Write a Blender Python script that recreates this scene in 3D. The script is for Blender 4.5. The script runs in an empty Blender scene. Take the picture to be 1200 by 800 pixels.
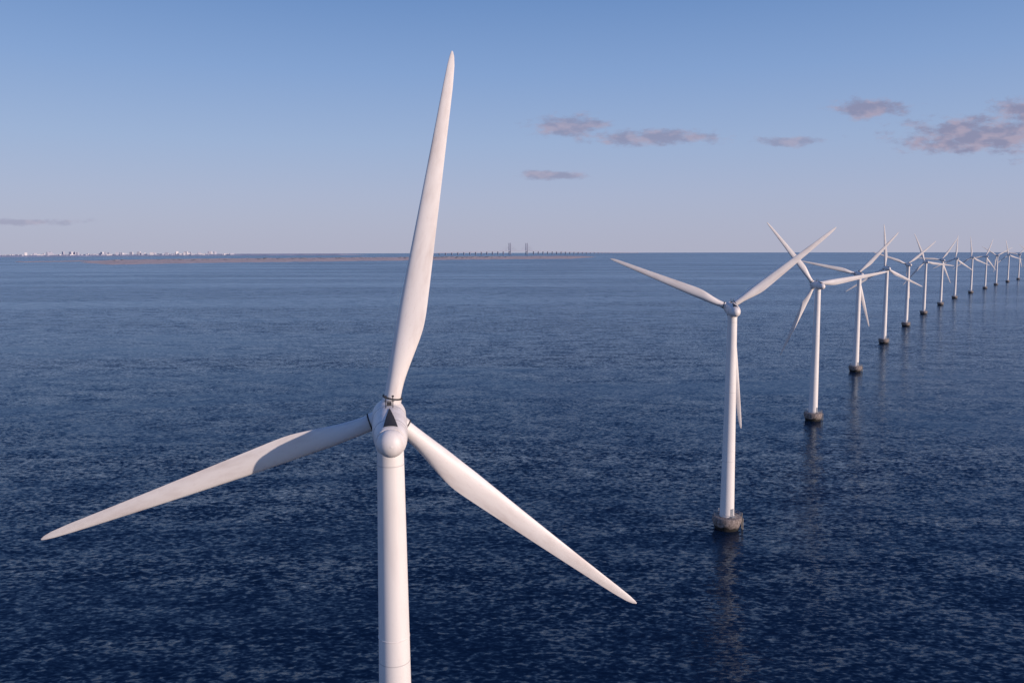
import bpy, bmesh, math, random
from mathutils import Vector, Matrix, Euler
R=math.radians
random.seed(4)
scene=bpy.context.scene
try:
    scene.view_settings.view_transform='Standard'; scene.view_settings.look='None'; scene.view_settings.exposure=0
except Exception as e: print(e)

CAMH=82.0; PITCH=6.515; LENS=28.5; YAW=10.5; TILT=3.5; HUBH=64.5

# ---------------- node helpers -----------------
class NT:
    def __init__(s,nt): s.nt=nt; nt.nodes.clear()
    def n(s,t,**k):
        nd=s.nt.nodes.new(t)
        for a,b in k.items(): setattr(nd,a,b)
        return nd
    def l(s,a,b): s.nt.links.new(a,b)
    def put(s,sock,v):
        if isinstance(v,bpy.types.NodeSocket): s.l(v,sock)
        else: sock.default_value=v
    def m(s,op,a,b=0.0,c=None,clamp=False):
        nd=s.n('ShaderNodeMath',operation=op); nd.use_clamp=clamp
        s.put(nd.inputs[0],a); s.put(nd.inputs[1],b)
        if c is not None: s.put(nd.inputs[2],c)
        return nd.outputs[0]
    def mix(s,f_,a,b,bt='MIX'):
        nd=s.n('ShaderNodeMix',data_type='RGBA',blend_type=bt)
        s.put(nd.inputs[0],f_); s.put(nd.inputs[6],a); s.put(nd.inputs[7],b)
        return nd.outputs[2]
    def mr(s,v,a,b,c,d,smooth=False):
        nd=s.n('ShaderNodeMapRange'); nd.interpolation_type='SMOOTHSTEP' if smooth else 'LINEAR'
        s.put(nd.inputs[0],v)
        for i,x in enumerate((a,b,c,d)): s.put(nd.inputs[1+i],x)
        return nd.outputs[0]
    def noise(s,vec,scale,detail=3,rough=.5,dist=0.,dim='3D'):
        nd=s.n('ShaderNodeTexNoise'); nd.noise_dimensions=dim
        if vec is not None: s.l(vec,nd.inputs['Vector'])
        nd.inputs['Scale'].default_value=scale; nd.inputs['Detail'].default_value=detail
        nd.inputs['Roughness'].default_value=rough; nd.inputs['Distortion'].default_value=dist
        return nd
    def mapping(s,vec,scale=(1,1,1),rot=(0,0,0),loc=(0,0,0)):
        nd=s.n('ShaderNodeMapping'); s.l(vec,nd.inputs[0])
        nd.inputs['Location'].default_value=loc; nd.inputs['Rotation'].default_value=rot; nd.inputs['Scale'].default_value=scale
        return nd.outputs[0]
def newmat(name):
    m=bpy.data.materials.new(name); m.use_nodes=True
    t=NT(m.node_tree); o=t.n('ShaderNodeOutputMaterial'); b=t.n('ShaderNodeBsdfPrincipled')
    t.l(b.outputs[0],o.inputs[0]); return m,t,b
def c4(*a): return (a[0],a[1],a[2],1.0)

def paint(name,col,dirt,rough=.42,sc=.35,amt=.5,zband=False):
    m,t,b=newmat(name)
    tc=t.n('ShaderNodeTexCoord').outputs['Object']
    n1=t.noise(t.mapping(tc,(1,1,.25)),sc,5,.6).outputs[0]
    n2=t.noise(t.mapping(tc,(3,3,.5)),2.2,4,.6).outputs[0]
    f1=t.m('MULTIPLY',t.mr(n1,.42,.75,0,1,True),amt)
    f2=t.m('MULTIPLY',t.mr(n2,.55,.8,0,1,True),amt*.6)
    col_=t.mix(t.m('MAXIMUM',f1,f2),c4(*col),c4(*dirt))
    if zband:
        sp=t.n('ShaderNodeSeparateXYZ'); t.l(tc,sp.inputs[0])
        zf=t.m('FRACT',t.m('DIVIDE',sp.outputs[2],20.3))
        seam=t.m('LESS_THAN',zf,.006)
        col_=t.mix(t.m('MULTIPLY',seam,.45),col_,c4(.35,.34,.34))
    t.l(col_,b.inputs['Base Color']); b.inputs['Roughness'].default_value=rough
    return m
M_blade=paint('blade_gelcoat',(.84,.79,.755),(.54,.45,.41),.5,.5,.65)
M_tower=paint('tower_paint',(.84,.80,.765),(.6,.54,.51),.5,.25,.4,True)
M_nac=paint('nacelle_paint',(.82,.77,.74),(.5,.45,.42),.5,.8,.55)
def simple(name,col,rough=.6,metal=0.,var=.25,sc=2.):
    m,t,b=newmat(name)
    tc=t.n('ShaderNodeTexCoord').outputs['Object']
    n=t.noise(tc,sc,4,.6).outputs[0]
    c=t.mix(t.mr(n,.3,.7,0,1),c4(*[x*(1-var) for x in col]),c4(*[min(1,x*(1+var)) for x in col]))
    t.l(c,b.inputs['Base Color']); b.inputs['Roughness'].default_value=rough; b.inputs['Metallic'].default_value=metal
    return m
M_dark=simple('dark_grille',(.02,.02,.024),.6)
M_rubber=simple('dark_seal',(.035,.035,.04),.7)
M_steel=simple('galvanised_steel',(.35,.35,.36),.45,.6)
M_yellow=simple('ladder_grey',(.32,.29,.24),.5)

m,t,b=newmat('foundation_concrete')
tc=t.n('ShaderNodeTexCoord').outputs['Object']; sp=t.n('ShaderNodeSeparateXYZ'); t.l(tc,sp.inputs[0])
n=t.noise(tc,1.6,6,.7).outputs[0]; n2=t.noise(tc,.5,3,.5).outputs[0]
c=t.mix(t.mr(n,.35,.65,0,1),c4(.10,.08,.07),c4(.36,.30,.28))
zz=t.m('ADD',sp.outputs[2],t.m('MULTIPLY',t.m('SUBTRACT',n2,.5),2.2))
wet=t.mr(zz,.8,1.7,1,0,True)
c=t.mix(wet,c,c4(.016,.014,.012))
t.l(c,b.inputs['Base Color']); b.inputs['Roughness'].default_value=.85
bp=t.n('ShaderNodeBump'); bp.inputs['Strength'].default_value=.8; bp.inputs['Distance'].default_value=.3
t.l(n,bp.inputs['Height']); t.l(bp.outputs[0],b.inputs['Normal'])
M_conc=m

# ---------------- mesh helpers -----------------
def mesh_obj(name,bm,mat,smooth=True,autosm=None):
    me=bpy.data.meshes.new(name); bm.to_mesh(me); bm.free()
    for mm in (mat if isinstance(mat,list) else [mat]): me.materials.append(mm)
    if smooth:
        for p in me.polygons: p.use_smooth=True
        if autosm is not None:
            try: me.set_sharp_from_angle(angle=R(autosm))
            except Exception as e: print(e)
    return me
def put(name,me,parent=None,mat=None):
    o=bpy.data.objects.new(name,me); scene.collection.objects.link(o)
    if parent: o.parent=parent
    if mat is not None: o.matrix_local=mat
    return o
def loft(bm,rings,close=True,cap0=True,cap1=True,mi=0):
    vs=[[bm.verts.new(p) for p in r] for r in rings]
    n=len(rings[0])
    for a,b_ in zip(vs[:-1],vs[1:]):
        for i in range(n if close else n-1):
            j=(i+1)%n
            fc=bm.faces.new((a[i],a[j],b_[j],b_[i])); fc.material_index=mi
    if cap0: bm.faces.new(vs[0][::-1]).material_index=mi
    if cap1: bm.faces.new(vs[-1]).material_index=mi
    return vs
def lathe(bm,prof,seg=48,M=None,mi=0):
    rings=[]
    for r,z in prof:
        ring=[Vector((r*math.cos(2*math.pi*i/seg),r*math.sin(2*math.pi*i/seg),z)) for i in range(seg)]
        if M: ring=[M@p for p in ring]
        rings.append(ring)
    loft(bm,rings,mi=mi)
def box(bm,c,s,M=None,mi=0):
    vs=[]
    for z in (-1,1):
        for x,y in ((-1,-1),(1,-1),(1,1),(-1,1)):
            p=Vector((c[0]+x*s[0]/2,c[1]+y*s[1]/2,c[2]+z*s[2]/2)); vs.append(bm.verts.new(M@p if M else p))
    for q in ((3,2,1,0),(4,5,6,7),(0,1,5,4),(1,2,6,5),(2,3,7,6),(3,0,4,7)):
        bm.faces.new([vs[i] for i in q]).material_index=mi
def tube(bm,a,b_,r,seg=8,mi=0):
    a=Vector(a);b_=Vector(b_);d=b_-a;q=d.to_track_quat('Z','Y').to_matrix().to_4x4()
    lathe(bm,[(r,0),(r,d.length)],seg,Matrix.Translation(a)@q,mi)

# ---------------- turbine meshes -----------------
bm=bmesh.new()
prof=[(2.15,3.7),(2.15,4.1),(2.05,4.12)]
for k in range(1,21):
    z=4.12+(62.75-4.12)*k/20; prof.append((2.05+(1.3-2.05)*k/20,z))
lathe(bm,prof,64)
ME_tower=mesh_obj('tower',bm,M_tower,autosm=35)
bm=bmesh.new()
lathe(bm,[(1.42,62.45),(1.42,62.7)],48); lathe(bm,[(1.2,62.7),(1.2,63.1)],48)
for z in (23.6,43.2):
    r=2.05-(.75)*(z-4.12)/58.6; lathe(bm,[(r+.035,z-.06),(r+.035,z+.06)],64)
ME_flange=mesh_obj('tower_flanges',bm,M_nac,autosm=35)
bm=bmesh.new()
rng=random.Random(7)
prof=[(3.3,-8),(3.3,-.5),(3.45,.3),(3.8,1.2),(4.1,2.1),(4.2,2.8),(4.2,3.5),(4.08,3.72),(3.9,3.78),(2.3,3.8)]
lathe(bm,prof,64)
for v in bm.verts:
    rr=Vector((v.co.x,v.co.y,0))
    if rr.length>3: v.co+=rr.normalized()*rng.uniform(-.06,.06)
ME_found=mesh_obj('foundation',bm,M_conc,autosm=40)
bm=bmesh.new()
for i in range(28):
    a=2*math.pi*i/28; tube(bm,(3.85*math.cos(a),3.85*math.sin(a),3.7),(3.85*math.cos(a),3.85*math.sin(a),4.9),.03,6)
for z in (4.35,4.9):
    for i in range(28):
        a=2*math.pi*i/28; b2=2*math.pi*(i+1)/28
        tube(bm,(3.85*math.cos(a),3.85*math.sin(a),z),(3.85*math.cos(b2),3.85*math.sin(b2),z),.03,6)
ME_rail=mesh_obj('railing',bm,M_steel,smooth=False)
bm=bmesh.new()
for sx in (-.3,.3): tube(bm,(4.35,sx,-1),(4.35,sx,4.8),.06,8)
for k in range(14): tube(bm,(4.35,-.3,-.6+.38*k),(4.35,.3,-.6+.38*k),.03,6)
for sx in (-.9,.9): tube(bm,(4.5,sx,-2),(4.5,sx,3.4),.14,10)
ME_ladder=mesh_obj('boat_ladder',bm,M_yellow,smooth=False)
bm=bmesh.new()
box(bm,(0,-2.06,5.3),(.95,.12,2.1),Matrix.Rotation(R(35),4,'Z'))
box(bm,(0,-2.3,4.02),(1.4,.9,.25),Matrix.Rotation(R(35),4,'Z'))
ME_door=mesh_obj('tower_door',bm,simple('door_grey',(.25,.27,.3),.5),smooth=False)

def npro(y):
    pts=[(-4.6,1.36,1.30),(-4.3,1.44,1.42),(-3.4,1.55,1.56),(-2,1.66,1.7),(0,1.72,1.82),(2.2,1.72,1.8),(3.0,1.62,1.68),(3.3,1.5,1.5)]
    for a,b_ in zip(pts[:-1],pts[1:]):
        if y<=b_[0]:
            k=max(0,(y-a[0])/(b_[0]-a[0]))
            return a[1]+(b_[1]-a[1])*k, a[2]+(b_[2]-a[2])*k
    return pts[-1][1:]
def nsurf(y,a,off=0):
    w,h=npro(y); e=.86
    ca,sa=math.cos(a),math.sin(a)
    return Vector(((w+off)*math.copysign(abs(ca)**e,ca),y,(h+off)*math.copysign(abs(sa)**e,sa)))
bm=bmesh.new()
rings=[]
for k in range(41):
    y=-4.6+7.9*k/40; rings.append([nsurf(y,-2*math.pi*i/48) for i in range(48)])
loft(bm,rings)
bmesh.ops.recalc_face_normals(bm,faces=bm.faces)
ME_nac=mesh_obj('nacelle_body',bm,M_nac,autosm=40)
bm=bmesh.new()
MX=Matrix.Rotation(R(90),4,'X')
prof=[(1.3,0),(1.34,.12)]+[(1.34*math.cos(a),.12+1.3*math.sin(a)) for a in [R(q) for q in range(8,90,8)]]+[(.02,1.43)]
lathe(bm,prof,48,Matrix.Translation((0,-4.55,-.05))@MX)
bmesh.ops.recalc_face_normals(bm,faces=bm.faces)
ME_dome=mesh_obj('rear_dome',bm,M_nac,autosm=50)
bm=bmesh.new()
rows=14; grid=[]
for k in range(rows+1):
    y=-4.15+4.9*k/rows; hw=.62*(1-k/rows)+.02
    row=[]
    for j in range(7):
        x=-hw+2*hw*j/6; w,h=npro(y); a=math.acos(max(-1,min(1,math.copysign(abs(x/w)**(1/.86),x))))
        p=nsurf(y,a,.05); row.append(bm.verts.new(p))
    grid.append(row)
for a,b_ in zip(grid[:-1],grid[1:]):
    for j in range(6): bm.faces.new((a[j],a[j+1],b_[j+1],b_[j]))
r_=bmesh.ops.extrude_face_region(bm,geom=bm.faces[:])
for v in [g for g in r_['geom'] if isinstance(g,bmesh.types.BMVert)]: v.co.z-=.2
bmesh.ops.recalc_face_normals(bm,faces=bm.faces)
ME_vent=mesh_obj('roof_vent',bm,M_dark,smooth=False)
bm=bmesh.new()
for sx in (-.35,.35):
    tube(bm,(sx,1.3,1.6),(sx,1.3,2.9),.045); box(bm,(sx,1.3,2.95),(.22,.22,.12))
tube(bm,(-.5,1.3,2.45),(.5,1.3,2.45),.035)
box(bm,(0,2.3,1.9),(.5,.5,.35))
ME_mast=mesh_obj('wind_sensors',bm,M_rubber,smooth=False)
bm=bmesh.new()
for yy in (-2.6,1.9):
    rings=[[nsurf(yy+d,-2*math.pi*i/48,.015) for i in range(48)] for d in (-.03,.03)]
    loft(bm,rings)
ME_seam=mesh_obj('panel_seams',bm,simple('seam_grey',(.3,.29,.3),.6),smooth=False)
HY=4.8
bm=bmesh.new()
prof=[(1.2,-1.4),(1.55,-1.2),(1.72,-.6),(1.75,.4),(1.6,1.2),(1.25,1.9),(.7,2.35),(.02,2.5)]
lathe(bm,prof,48,Matrix.Rotation(R(-90),4,'X'))
for k in range(3):
    lathe(bm,[(.98,.6),(.98,1.95)],40,Matrix.Rotation(R(120*k),4,'Y'))
bmesh.ops.recalc_face_normals(bm,faces=bm.faces)
ME_hub=mesh_obj('rotor_hub',bm,M_nac,autosm=40)
bm=bmesh.new()
for k in range(3):
    lathe(bm,[(1.0,1.955),(1.04,1.97),(1.04,2.08),(.97,2.1)],40,Matrix.Rotation(R(120*k),4,'Y'))
bmesh.ops.recalc_face_normals(bm,faces=bm.faces)
ME_rings=mesh_obj('blade_root_seals',bm,M_rubber,autosm=40)
def interp(x,tab):
    if x<=tab[0][0]: return tab[0][1]
    for a,b_ in zip(tab[:-1],tab[1:]):
        if x<=b_[0]:
            k=(x-a[0])/(b_[0]-a[0])
            return a[1]+(b_[1]-a[1])*k
    return tab[-1][1]
def sinterp(x,tab):
    return sum(interp(x+d,tab) for d in (-.9,-.6,-.3,0,.3,.6,.9))/7
chord=[(2,1.7),(3.5,1.72),(5,1.95),(7,2.4),(9,2.75),(10.8,2.88),(13,2.72),(18,2.3),(24,1.82),(30,1.35),(34.5,1.0),(36.6,.72),(37.5,.45),(37.9,.2),(38,.05)]
thick=[(2,1.),(3.5,.97),(5,.76),(7,.54),(9,.4),(12,.3),(18,.23),(26,.18),(38,.15)]
twist=[(2,16),(6,15),(9,12.5),(14,8.5),(20,5),(28,2),(38,0)]
circ=[(2,1.),(3.2,1.),(6.5,.45),(9.5,0),(38,0)]
def section(r,n=36):
    c=sinterp(r,chord) if r<34 else interp(r,chord); th=sinterp(r,thick); bl=sinterp(r,circ); tw=R(sinterp(r,twist)+2)
    out=[]
    for i in range(n):
        a=2*math.pi*i/n
        xx=.5*(1+math.cos(a)); s_=1 if math.sin(a)>=0 else -1
        yt=5*th*(.2969*math.sqrt(max(xx,0))-.126*xx-.3516*xx**2+.2843*xx**3-.1015*xx**4)
        cam=.03*(1-(2*xx-.9)**2)
        af=Vector(((xx-.32)*c, -(s_*yt+cam)*c))
        ci=Vector((.5*c*math.cos(a), -.5*c*math.sin(a)))
        p=af*(1-bl)+ci*bl
        x=p.x*math.cos(tw)+p.y*math.sin(tw); y=-p.x*math.sin(tw)+p.y*math.cos(tw)
        pre=.0019*(r-2)**2
        out.append(Vector((x,y+pre,2+(r-2)*.987)))
    return out
rs=[2,2.6,3.2,3.8,4.4,5,5.6,6.2,6.8,7.4,8,8.6,9.3,10,10.7,11.4,12.2,13.2,14.2,15.5,17,19,21,23,25,27,29,31,33,34.5,35.7,36.6,37.1,37.5,37.75,37.9,38]
bm=bmesh.new(); loft(bm,[section(r) for r in rs])
bmesh.ops.recalc_face_normals(bm,faces=bm.faces)
ME_blade=mesh_obj('blade',bm,M_blade,autosm=55)

def turbine(x,y,phase,yaw=YAW):
    e=bpy.data.objects.new('wind_turbine',None); scene.collection.objects.link(e)
    e.location=(x,y,-(x*x+y*y)/(2*6371000.)); e.rotation_euler=(0,0,R(yaw)); e.empty_display_size=5
    for nm,me in (('tower',ME_tower),('tower_flanges',ME_flange),('foundation',ME_found),('railing',ME_rail),('boat_ladder',ME_ladder),('tower_door',ME_door)):
        put(nm,me,e)
    T=Matrix.Translation((0,0,HUBH))@Matrix.Rotation(R(TILT),4,'X')
    for nm,me in (('nacelle_body',ME_nac),('rear_dome',ME_dome),('roof_vent',ME_vent),('wind_sensors',ME_mast),('panel_seams',ME_seam)):
        put(nm,me,e,T)
    H=T@Matrix.Translation((0,HY,0))@Matrix.Rotation(R(phase),4,'Y')
    put('rotor_hub',ME_hub,e,H); put('blade_root_seals',ME_rings,e,H)
    for k in range(3): put('blade_%d'%(k+1),ME_blade,e,H@Matrix.Rotation(R(120*k),4,'Y'))
    return e
POS=[(-12.0,78.1,10.7,9.5),(63.2,231.6,52,-5),(144.3,382.5,81,3),(229.6,536.8,43,-5),(322,698,-4,-4),(416,853,50,-4),(513.5,1009,-22,-4),(618,1168,34,-5),
 (722,1322,3,-4),(836,1478,-6,-6),(953,1635,20,-4),(1070,1795,62,-5),(1190,1950,-12,-4),(1312,2105,40,-5),(1436,2260,75,-4),(1562,2410,15,-4),(1690,2560,100,-4),(1820,2710,50,-4),(1952,2860,33,-4),(2086,3010,5,-4)]
for p in POS: turbine(*p)

# ---------------- water -----------------
RE=6371000.
bm=bmesh.new()
rad=[0]+[20*1.18**k for k in range(47)]
rad=[r for r in rad if r<44000]+[44000]
seg=128; c0=bm.verts.new((0,0,0)); prev=None
for r in rad[1:]:
    ring=[bm.verts.new((r*math.sin(2*math.pi*i/seg),r*math.cos(2*math.pi*i/seg),-r*r/(2*RE))) for i in range(seg)]
    for i in range(seg):
        j=(i+1)%seg
        if prev is None: bm.faces.new((c0,ring[j],ring[i]))
        else: bm.faces.new((prev[i],prev[j],ring[j],ring[i]))
    prev=ring
bmesh.ops.recalc_face_normals(bm,faces=bm.faces)
if sum(fc.normal.z for fc in bm.faces)<0: bmesh.ops.reverse_faces(bm,faces=bm.faces)
m=bpy.data.materials.new('sea_water'); m.use_nodes=True; t=NT(m.node_tree); mo=t.n('ShaderNodeOutputMaterial')
tc=t.n('ShaderNodeTexCoord').outputs['Object']
patch=t.noise(t.mapping(tc,(.0005,.0034,1),(0,0,R(12))),1,4,.5,.9,'2D').outputs[0]
patch2=t.noise(t.mapping(tc,(.0025,.014,1),(0,0,R(-14)),(5,9,0)),1,4,.55,1.2,'2D').outputs[0]
patch3=t.noise(t.mapping(tc,(.02,.045,1),(0,0,R(25))),1,3,.6,.6,'2D').outputs[0]
g1=t.mr(patch,.41,.57,0,1,True); g2=t.mr(patch2,.40,.54,0,1,True); g3=t.mr(patch3,.35,.65,0,1)
amp=t.m('ADD',.24,t.m('ADD',t.m('MULTIPLY',g1,.52),t.m('ADD',t.m('MULTIPLY',g2,.34),t.m('MULTIPLY',g3,.14))))
def slope(scale,mp,det,k,rot=-20,dist=0.,loc=(0,0,0),kx=.36):
    nz=t.noise(t.mapping(tc,mp,(0,0,R(rot)),loc),scale,det,.5,dist,'2D')
    v=t.n('ShaderNodeVectorMath',operation='SUBTRACT'); t.l(nz.outputs['Color'],v.inputs[0]); v.inputs[1].default_value=(.5,.5,.5)
    w=t.n('ShaderNodeVectorMath',operation='MULTIPLY'); t.l(v.outputs[0],w.inputs[0]); w.inputs[1].default_value=(k*kx,k,0)
    return w.outputs[0]
def vadd(a,b_):
    v=t.n('ShaderNodeVectorMath',operation='ADD'); t.l(a,v.inputs[0]); t.l(b_,v.inputs[1]); return v.outputs[0]
a1=slope(.09,(.5,1,1),1,.28,-26,.5); a2=slope(.60,(.5,1,1),2,.62,-18,.5,(7,3,0)); a2b=slope(1.35,(.55,1,1),2,.60,14,.3,(31,12,0))
svv=vadd(vadd(a1,a2),a2b)
sc=t.n('ShaderNodeVectorMath',operation='SCALE'); t.l(svv,sc.inputs[0]); t.l(amp,sc.inputs['Scale'])
up=t.n('ShaderNodeVectorMath',operation='ADD'); t.l(sc.outputs[0],up.inputs[0]); up.inputs[1].default_value=(0,0,1)
nm=t.n('ShaderNodeVectorMath',operation='NORMALIZE'); t.l(up.outputs[0],nm.inputs[0])
df=t.n('ShaderNodeBsdfDiffuse'); df.inputs[0].default_value=(.003,.012,.036,1)
gl=t.n('ShaderNodeBsdfGlossy'); gl.inputs['Color'].default_value=(.72,.86,1,1); gl.inputs['Roughness'].default_value=.15; t.l(nm.outputs[0],gl.inputs['Normal'])
fr=t.n('ShaderNodeFresnel'); fr.inputs['IOR'].default_value=1.333; t.l(nm.outputs[0],fr.inputs['Normal'])
mx=t.n('ShaderNodeMixShader'); t.l(t.m('MULTIPLY',fr.outputs[0],.76),mx.inputs[0]); t.l(df.outputs[0],mx.inputs[1]); t.l(gl.outputs[0],mx.inputs[2]); t.l(mx.outputs[0],mo.inputs[0])
me=mesh_obj('sea_water',bm,m); put('sea_water',me)

# ---------------- distant island -----------------
def curv(x,y): return -(x*x+y*y)/(2*RE)
def polar(az,r): return r*math.sin(R(az)), r*math.cos(R(az))
m,t,b=newmat('island_grass_hazed')
tc=t.n('ShaderNodeTexCoord').outputs['Object']
n=t.noise(t.mapping(tc,(.002,.006,1)),1,5,.65).outputs[0]
c=t.mix(t.mr(n,.35,.65,0,1),c4(.40,.32,.32),c4(.74,.56,.50))  # land tones lightened, aerial haze is mixed into this albedo
t.l(c,b.inputs['Base Color']); b.inputs['Roughness'].default_value=.95
M_isl=m
def island(name,a0,a1,near,far,h,mat,seed,n=160,m_=10):
    rg=random.Random(seed); bm=bmesh.new(); g=[]
    ph=[rg.uniform(0,6.28) for _ in range(6)]
    for i in range(n+1):
        k=i/n; az=a0+(a1-a0)*k
        wob=sum(math.sin(k*(6+9*q)+ph[q])/(1+q) for q in range(6))*.018
        taper=min(1,(k+.004)*14)*min(1,(1-k+.004)*14)
        rn=near(k)*(1+wob*.8); rf=far(k)*(1+wob)
        mid=(rn+rf)/2; rn=mid+(rn-mid)*taper; rf=mid+(rf-mid)*taper
        row=[]
        for j in range(m_+1):
            q=j/m_; r=rn+(rf-rn)*q; x,y=polar(az,r)
            z=-1.5+ (h+1.5)*min(1,math.sin(math.pi*q)*3)*(0.7+.3*math.sin(i*.9+j*2+ph[1]))*taper + rg.uniform(0,1.2)*(0<j<m_)*taper
            row.append(bm.verts.new((x,y,z+curv(x,y))))
        g.append(row)
    for a,b_ in zip(g[:-1],g[1:]):
        for j in range(m_): bm.faces.new((a[j],b_[j],b_[j+1],a[j+1]))
    bmesh.ops.recalc_face_normals(bm,faces=bm.faces)
    if sum(fc.normal.z for fc in bm.faces)<0: bmesh.ops.reverse_faces(bm,faces=bm.faces)
    return put(name,mesh_obj(name,bm,mat))
island('flat_island',-28.5,6.5,lambda k:4900+2100*k,lambda k:7800+2600*k,3.5,M_isl,3)
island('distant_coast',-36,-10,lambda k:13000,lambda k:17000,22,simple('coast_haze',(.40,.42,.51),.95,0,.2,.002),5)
island('sand_bar',-31.5,-27,lambda k:6800,lambda k:7300,2,M_isl,9)

bm=bmesh.new(); rg=random.Random(11)
for i in range(220):
    az=rg.choice([rg.uniform(-26,4),rg.gauss(-14,3),rg.gauss(-4,2)]); k=(az+28.5)/35; r=rg.uniform(6500+1500*k,7500+1900*k)
    x,y=polar(az,r); z=curv(x,y)+1; w=rg.uniform(8,40); h=rg.uniform(2,5)
    M=Matrix.Translation((x,y,z+h*.4))@Matrix.Diagonal((w,w*.5,h,1))
    bmesh.ops.create_icosphere(bm,subdivisions=1,radius=1,matrix=M)
put('distant_trees',mesh_obj('distant_trees',bm,simple('foliage_hazed',(.22,.2,.22),.95,0,.3,.01)))  # greyed foliage, distance haze put into the base colour

bm=bmesh.new(); rg=random.Random(21)
for i in range(420):
    az=rg.choice([rg.uniform(-35,-18),rg.gauss(-28,3),rg.gauss(-22,1)]); r=rg.uniform(13600,15800)
    if az<-36 or az>-16: continue
    x,y=polar(az,r); w=rg.uniform(12,70); h=rg.choice([rg.uniform(10,22)]*5+[rg.uniform(25,60)])
    box(bm,(0,0,h/2),(w,rg.uniform(15,30),h),Matrix.Translation((x,y,curv(x,y)+12))@Matrix.Rotation(rg.uniform(0,3),4,'Z'),mi=rg.choice([0,1,1]))
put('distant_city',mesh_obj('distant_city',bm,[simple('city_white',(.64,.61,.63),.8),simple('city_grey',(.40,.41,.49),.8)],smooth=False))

# ---------------- cable stayed bridge -----------------
Mb=simple('bridge_concrete_hazed',(.30,.32,.42),.8,0,.1)  # concrete paled towards blue; distance haze is painted into the colour
P0=Vector(polar(-6.2,13000)+(0,)); P1=Vector(polar(8.8,18500)+(0,))
L=(P1-P0).length; d=(P1-P0).normalized(); ang=math.atan2(d.y,d.x)
be=bpy.data.objects.new('cable_stayed_bridge',None); scene.collection.objects.link(be)
def bz(s):
    k=s/L; return 22+42*math.exp(-((k-.36)/.34)**2)
def BP(s,off=0,z=0):
    p=P0+d*s; nrm=Vector((-d.y,d.x,0)); p=p+nrm*off; return Vector((p.x,p.y,z+curv(p.x,p.y)))
bm=bmesh.new(); N=90
rings=[]
for i in range(N+1):
    s_=L*i/N; z=bz(s_); rings.append([BP(s_,-12,z-12),BP(s_,12,z-12),BP(s_,12,z),BP(s_,-12,z)])
loft(bm,rings); bmesh.ops.recalc_face_normals(bm,faces=bm.faces)
put('deck',mesh_obj('bridge_deck',bm,Mb,smooth=False),be)
bm=bmesh.new(); s_=70
RB=Matrix.Rotation(ang,4,'Z')
sc_=L*.36
while s_<L:
    if abs(s_-sc_)>330:
        p=BP(s_); h=bz(s_)-12; box(bm,(0,0,(h-12)/2),(8,20,h+12),Matrix.Translation(p)@RB)
    s_+=150
put('piers',mesh_obj('bridge_piers',bm,Mb,smooth=False),be)
bm=bmesh.new()
for ss in (-250,250):
    for oo in (-18,18):
        p=BP(sc_+ss,oo); rings=[]
        for z,w in ((-12,13),(60,11),(204,8)):
            rings.append([p+RB.to_3x3()@Vector((sx*w/2,sy*w/2,z)) for sx,sy in ((-1,-1),(1,-1),(1,1),(-1,1))])
        loft(bm,rings)
    box(bm,(0,0,45),(8,30,7),Matrix.Translation(BP(sc_+ss))@RB)
bmesh.ops.recalc_face_normals(bm,faces=bm.faces)
put('pylons',mesh_obj('bridge_pylons',bm,simple('pylon_concrete_hazed',(.30,.32,.42),.8,0,.1),smooth=False),be)  # same hazed tone as the deck, air haze included in the colour
bm=bmesh.new()
for ss in (-250,250):
    for oo in (-16,16):
        for k in range(1,10):
            for sg in (-1,1):
                a=BP(sc_+ss,oo,60+14*k+8); q=sc_+ss+sg*25*k; tube(bm,a,BP(q,oo,bz(q)),.4,5)
put('stay_cables',mesh_obj('bridge_cables',bm,Mb,smooth=False),be)

# ---------------- sun + sky -----------------
SAZ,SEL=120.,14.5
sv=Vector((math.sin(R(SAZ))*math.cos(R(SEL)),math.cos(R(SAZ))*math.cos(R(SEL)),math.sin(R(SEL))))
ld=bpy.data.lights.new('sun','SUN'); ld.energy=4.0; ld.angle=R(.5); ld.color=(1,.81,.69)
lo=bpy.data.objects.new('sun',ld); scene.collection.objects.link(lo); lo.rotation_euler=sv.to_track_quat('Z','Y').to_euler(); lo.location=(200,-200,300)
w=bpy.data.worlds.new('World'); scene.world=w; w.use_nodes=True
t=NT(w.node_tree); out=t.n('ShaderNodeOutputWorld'); bg=t.n('ShaderNodeBackground'); t.l(bg.outputs[0],out.inputs[0])
sky=t.n('ShaderNodeTexSky'); sky.sky_type='NISHITA'; sky.sun_disc=False; sky.sun_elevation=R(SEL); sky.sun_rotation=R(SAZ)
sky.altitude=80; sky.air_density=1.0; sky.dust_density=1.2; sky.ozone_density=1.5
tc=t.n('ShaderNodeTexCoord').outputs['Generated']
sp=t.n('ShaderNodeSeparateXYZ'); t.l(tc,sp.inputs[0])
yy=t.m('MAXIMUM',sp.outputs[1],.05)
u=t.m('DIVIDE',sp.outputs[0],yy); v=t.m('DIVIDE',sp.outputs[2],yy)
cb=t.n('ShaderNodeCombineXYZ'); t.l(u,cb.inputs[0]); t.l(v,cb.inputs[1])
nz=t.noise(t.mapping(cb.outputs[0],(1,2.3,1)),27,7,.66).outputs[0]
wob=t.m('MULTIPLY',t.m('SUBTRACT',nz,.5),2.7)
best=None
CL=[(.070,.1470,.052,.015,.85),(.168,.1335,.100,.011,.85),(.335,.128,.048,.0065,.7),(.0466,.0885,.048,.0065,.75),(.4285,.1654,.052,.014,.95),(.568,.134,.125,.025,1.),(.618,.1634,.040,.019,1.),(-.60,.034,.085,.0045,.5)]
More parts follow.
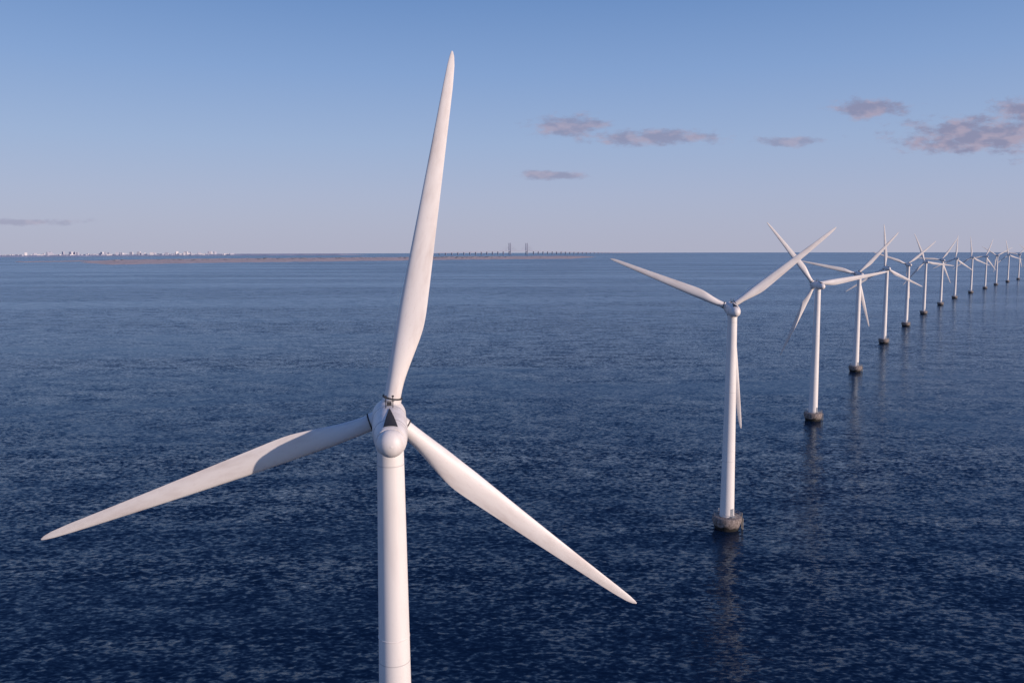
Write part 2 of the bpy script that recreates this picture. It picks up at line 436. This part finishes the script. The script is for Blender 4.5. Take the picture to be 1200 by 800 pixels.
for (cu,cv,hw,hh,st) in CL:
    du=t.m('DIVIDE',t.m('SUBTRACT',u,cu),hw); dv=t.m('DIVIDE',t.m('SUBTRACT',v,cv),hh)
    dd=t.m('SQRT',t.m('ADD',t.m('MULTIPLY',du,du),t.m('MULTIPLY',dv,dv)))
    k=t.m('ADD',t.m('SUBTRACT',1.1,dd),wob)
    k=t.m('MULTIPLY',t.mr(k,0,.75,0,1,True),st)
    best=k if best is None else t.m('MAXIMUM',best,k)
front=t.mr(sp.outputs[1],.1,.3,0,1)
cm=t.m('MULTIPLY',best,front)
nz2=t.noise(t.mapping(cb.outputs[0],(1,2,1),(0,0,0),(3,3,0)),40,3,.5).outputs[0]
ccol=t.mix(t.mr(nz2,.42,.66,0,1,True),c4(2.5,2.5,3.8),c4(4.0,3.4,4.4))
ramp=t.n('ShaderNodeValToRGB'); t.l(sp.outputs[2],ramp.inputs[0])
el=ramp.color_ramp.elements
stops=[(0.0,(.455,.470,.605)),(.065,(.405,.465,.655)),(.124,(.335,.445,.680)),(.203,(.235,.370,.655)),(.29,(.145,.275,.565)),(.5,(.055,.14,.39)),(1.,(.028,.085,.28))]
el[0].position=0; el[0].color=c4(*stops[0][1]); el[1].position=1; el[1].color=c4(*stops[-1][1])
for p_,c_ in stops[1:-1]:
    e_=el.new(p_); e_.color=c4(*c_)
sc=t.n('ShaderNodeVectorMath',operation='SCALE'); t.l(ramp.outputs[0],sc.inputs[0]); sc.inputs['Scale'].default_value=10.
skc=t.mix(.90,sky.outputs[0],sc.outputs[0])
fin=t.mix(t.m('MULTIPLY',cm,.85),skc,ccol)
t.l(fin,bg.inputs[0]); bg.inputs[1].default_value=.1

# ---------------- camera -----------------
cd=bpy.data.cameras.new('camera'); cd.lens=LENS; cd.sensor_width=36; cd.clip_end=100000; cd.clip_start=.5
co=bpy.data.objects.new('camera',cd); scene.collection.objects.link(co)
co.matrix_world=Matrix.Translation((0,0,CAMH))@Matrix.Rotation(R(90-PITCH),4,'X')@Matrix.Rotation(R(-.15),4,'Z')
scene.camera=co
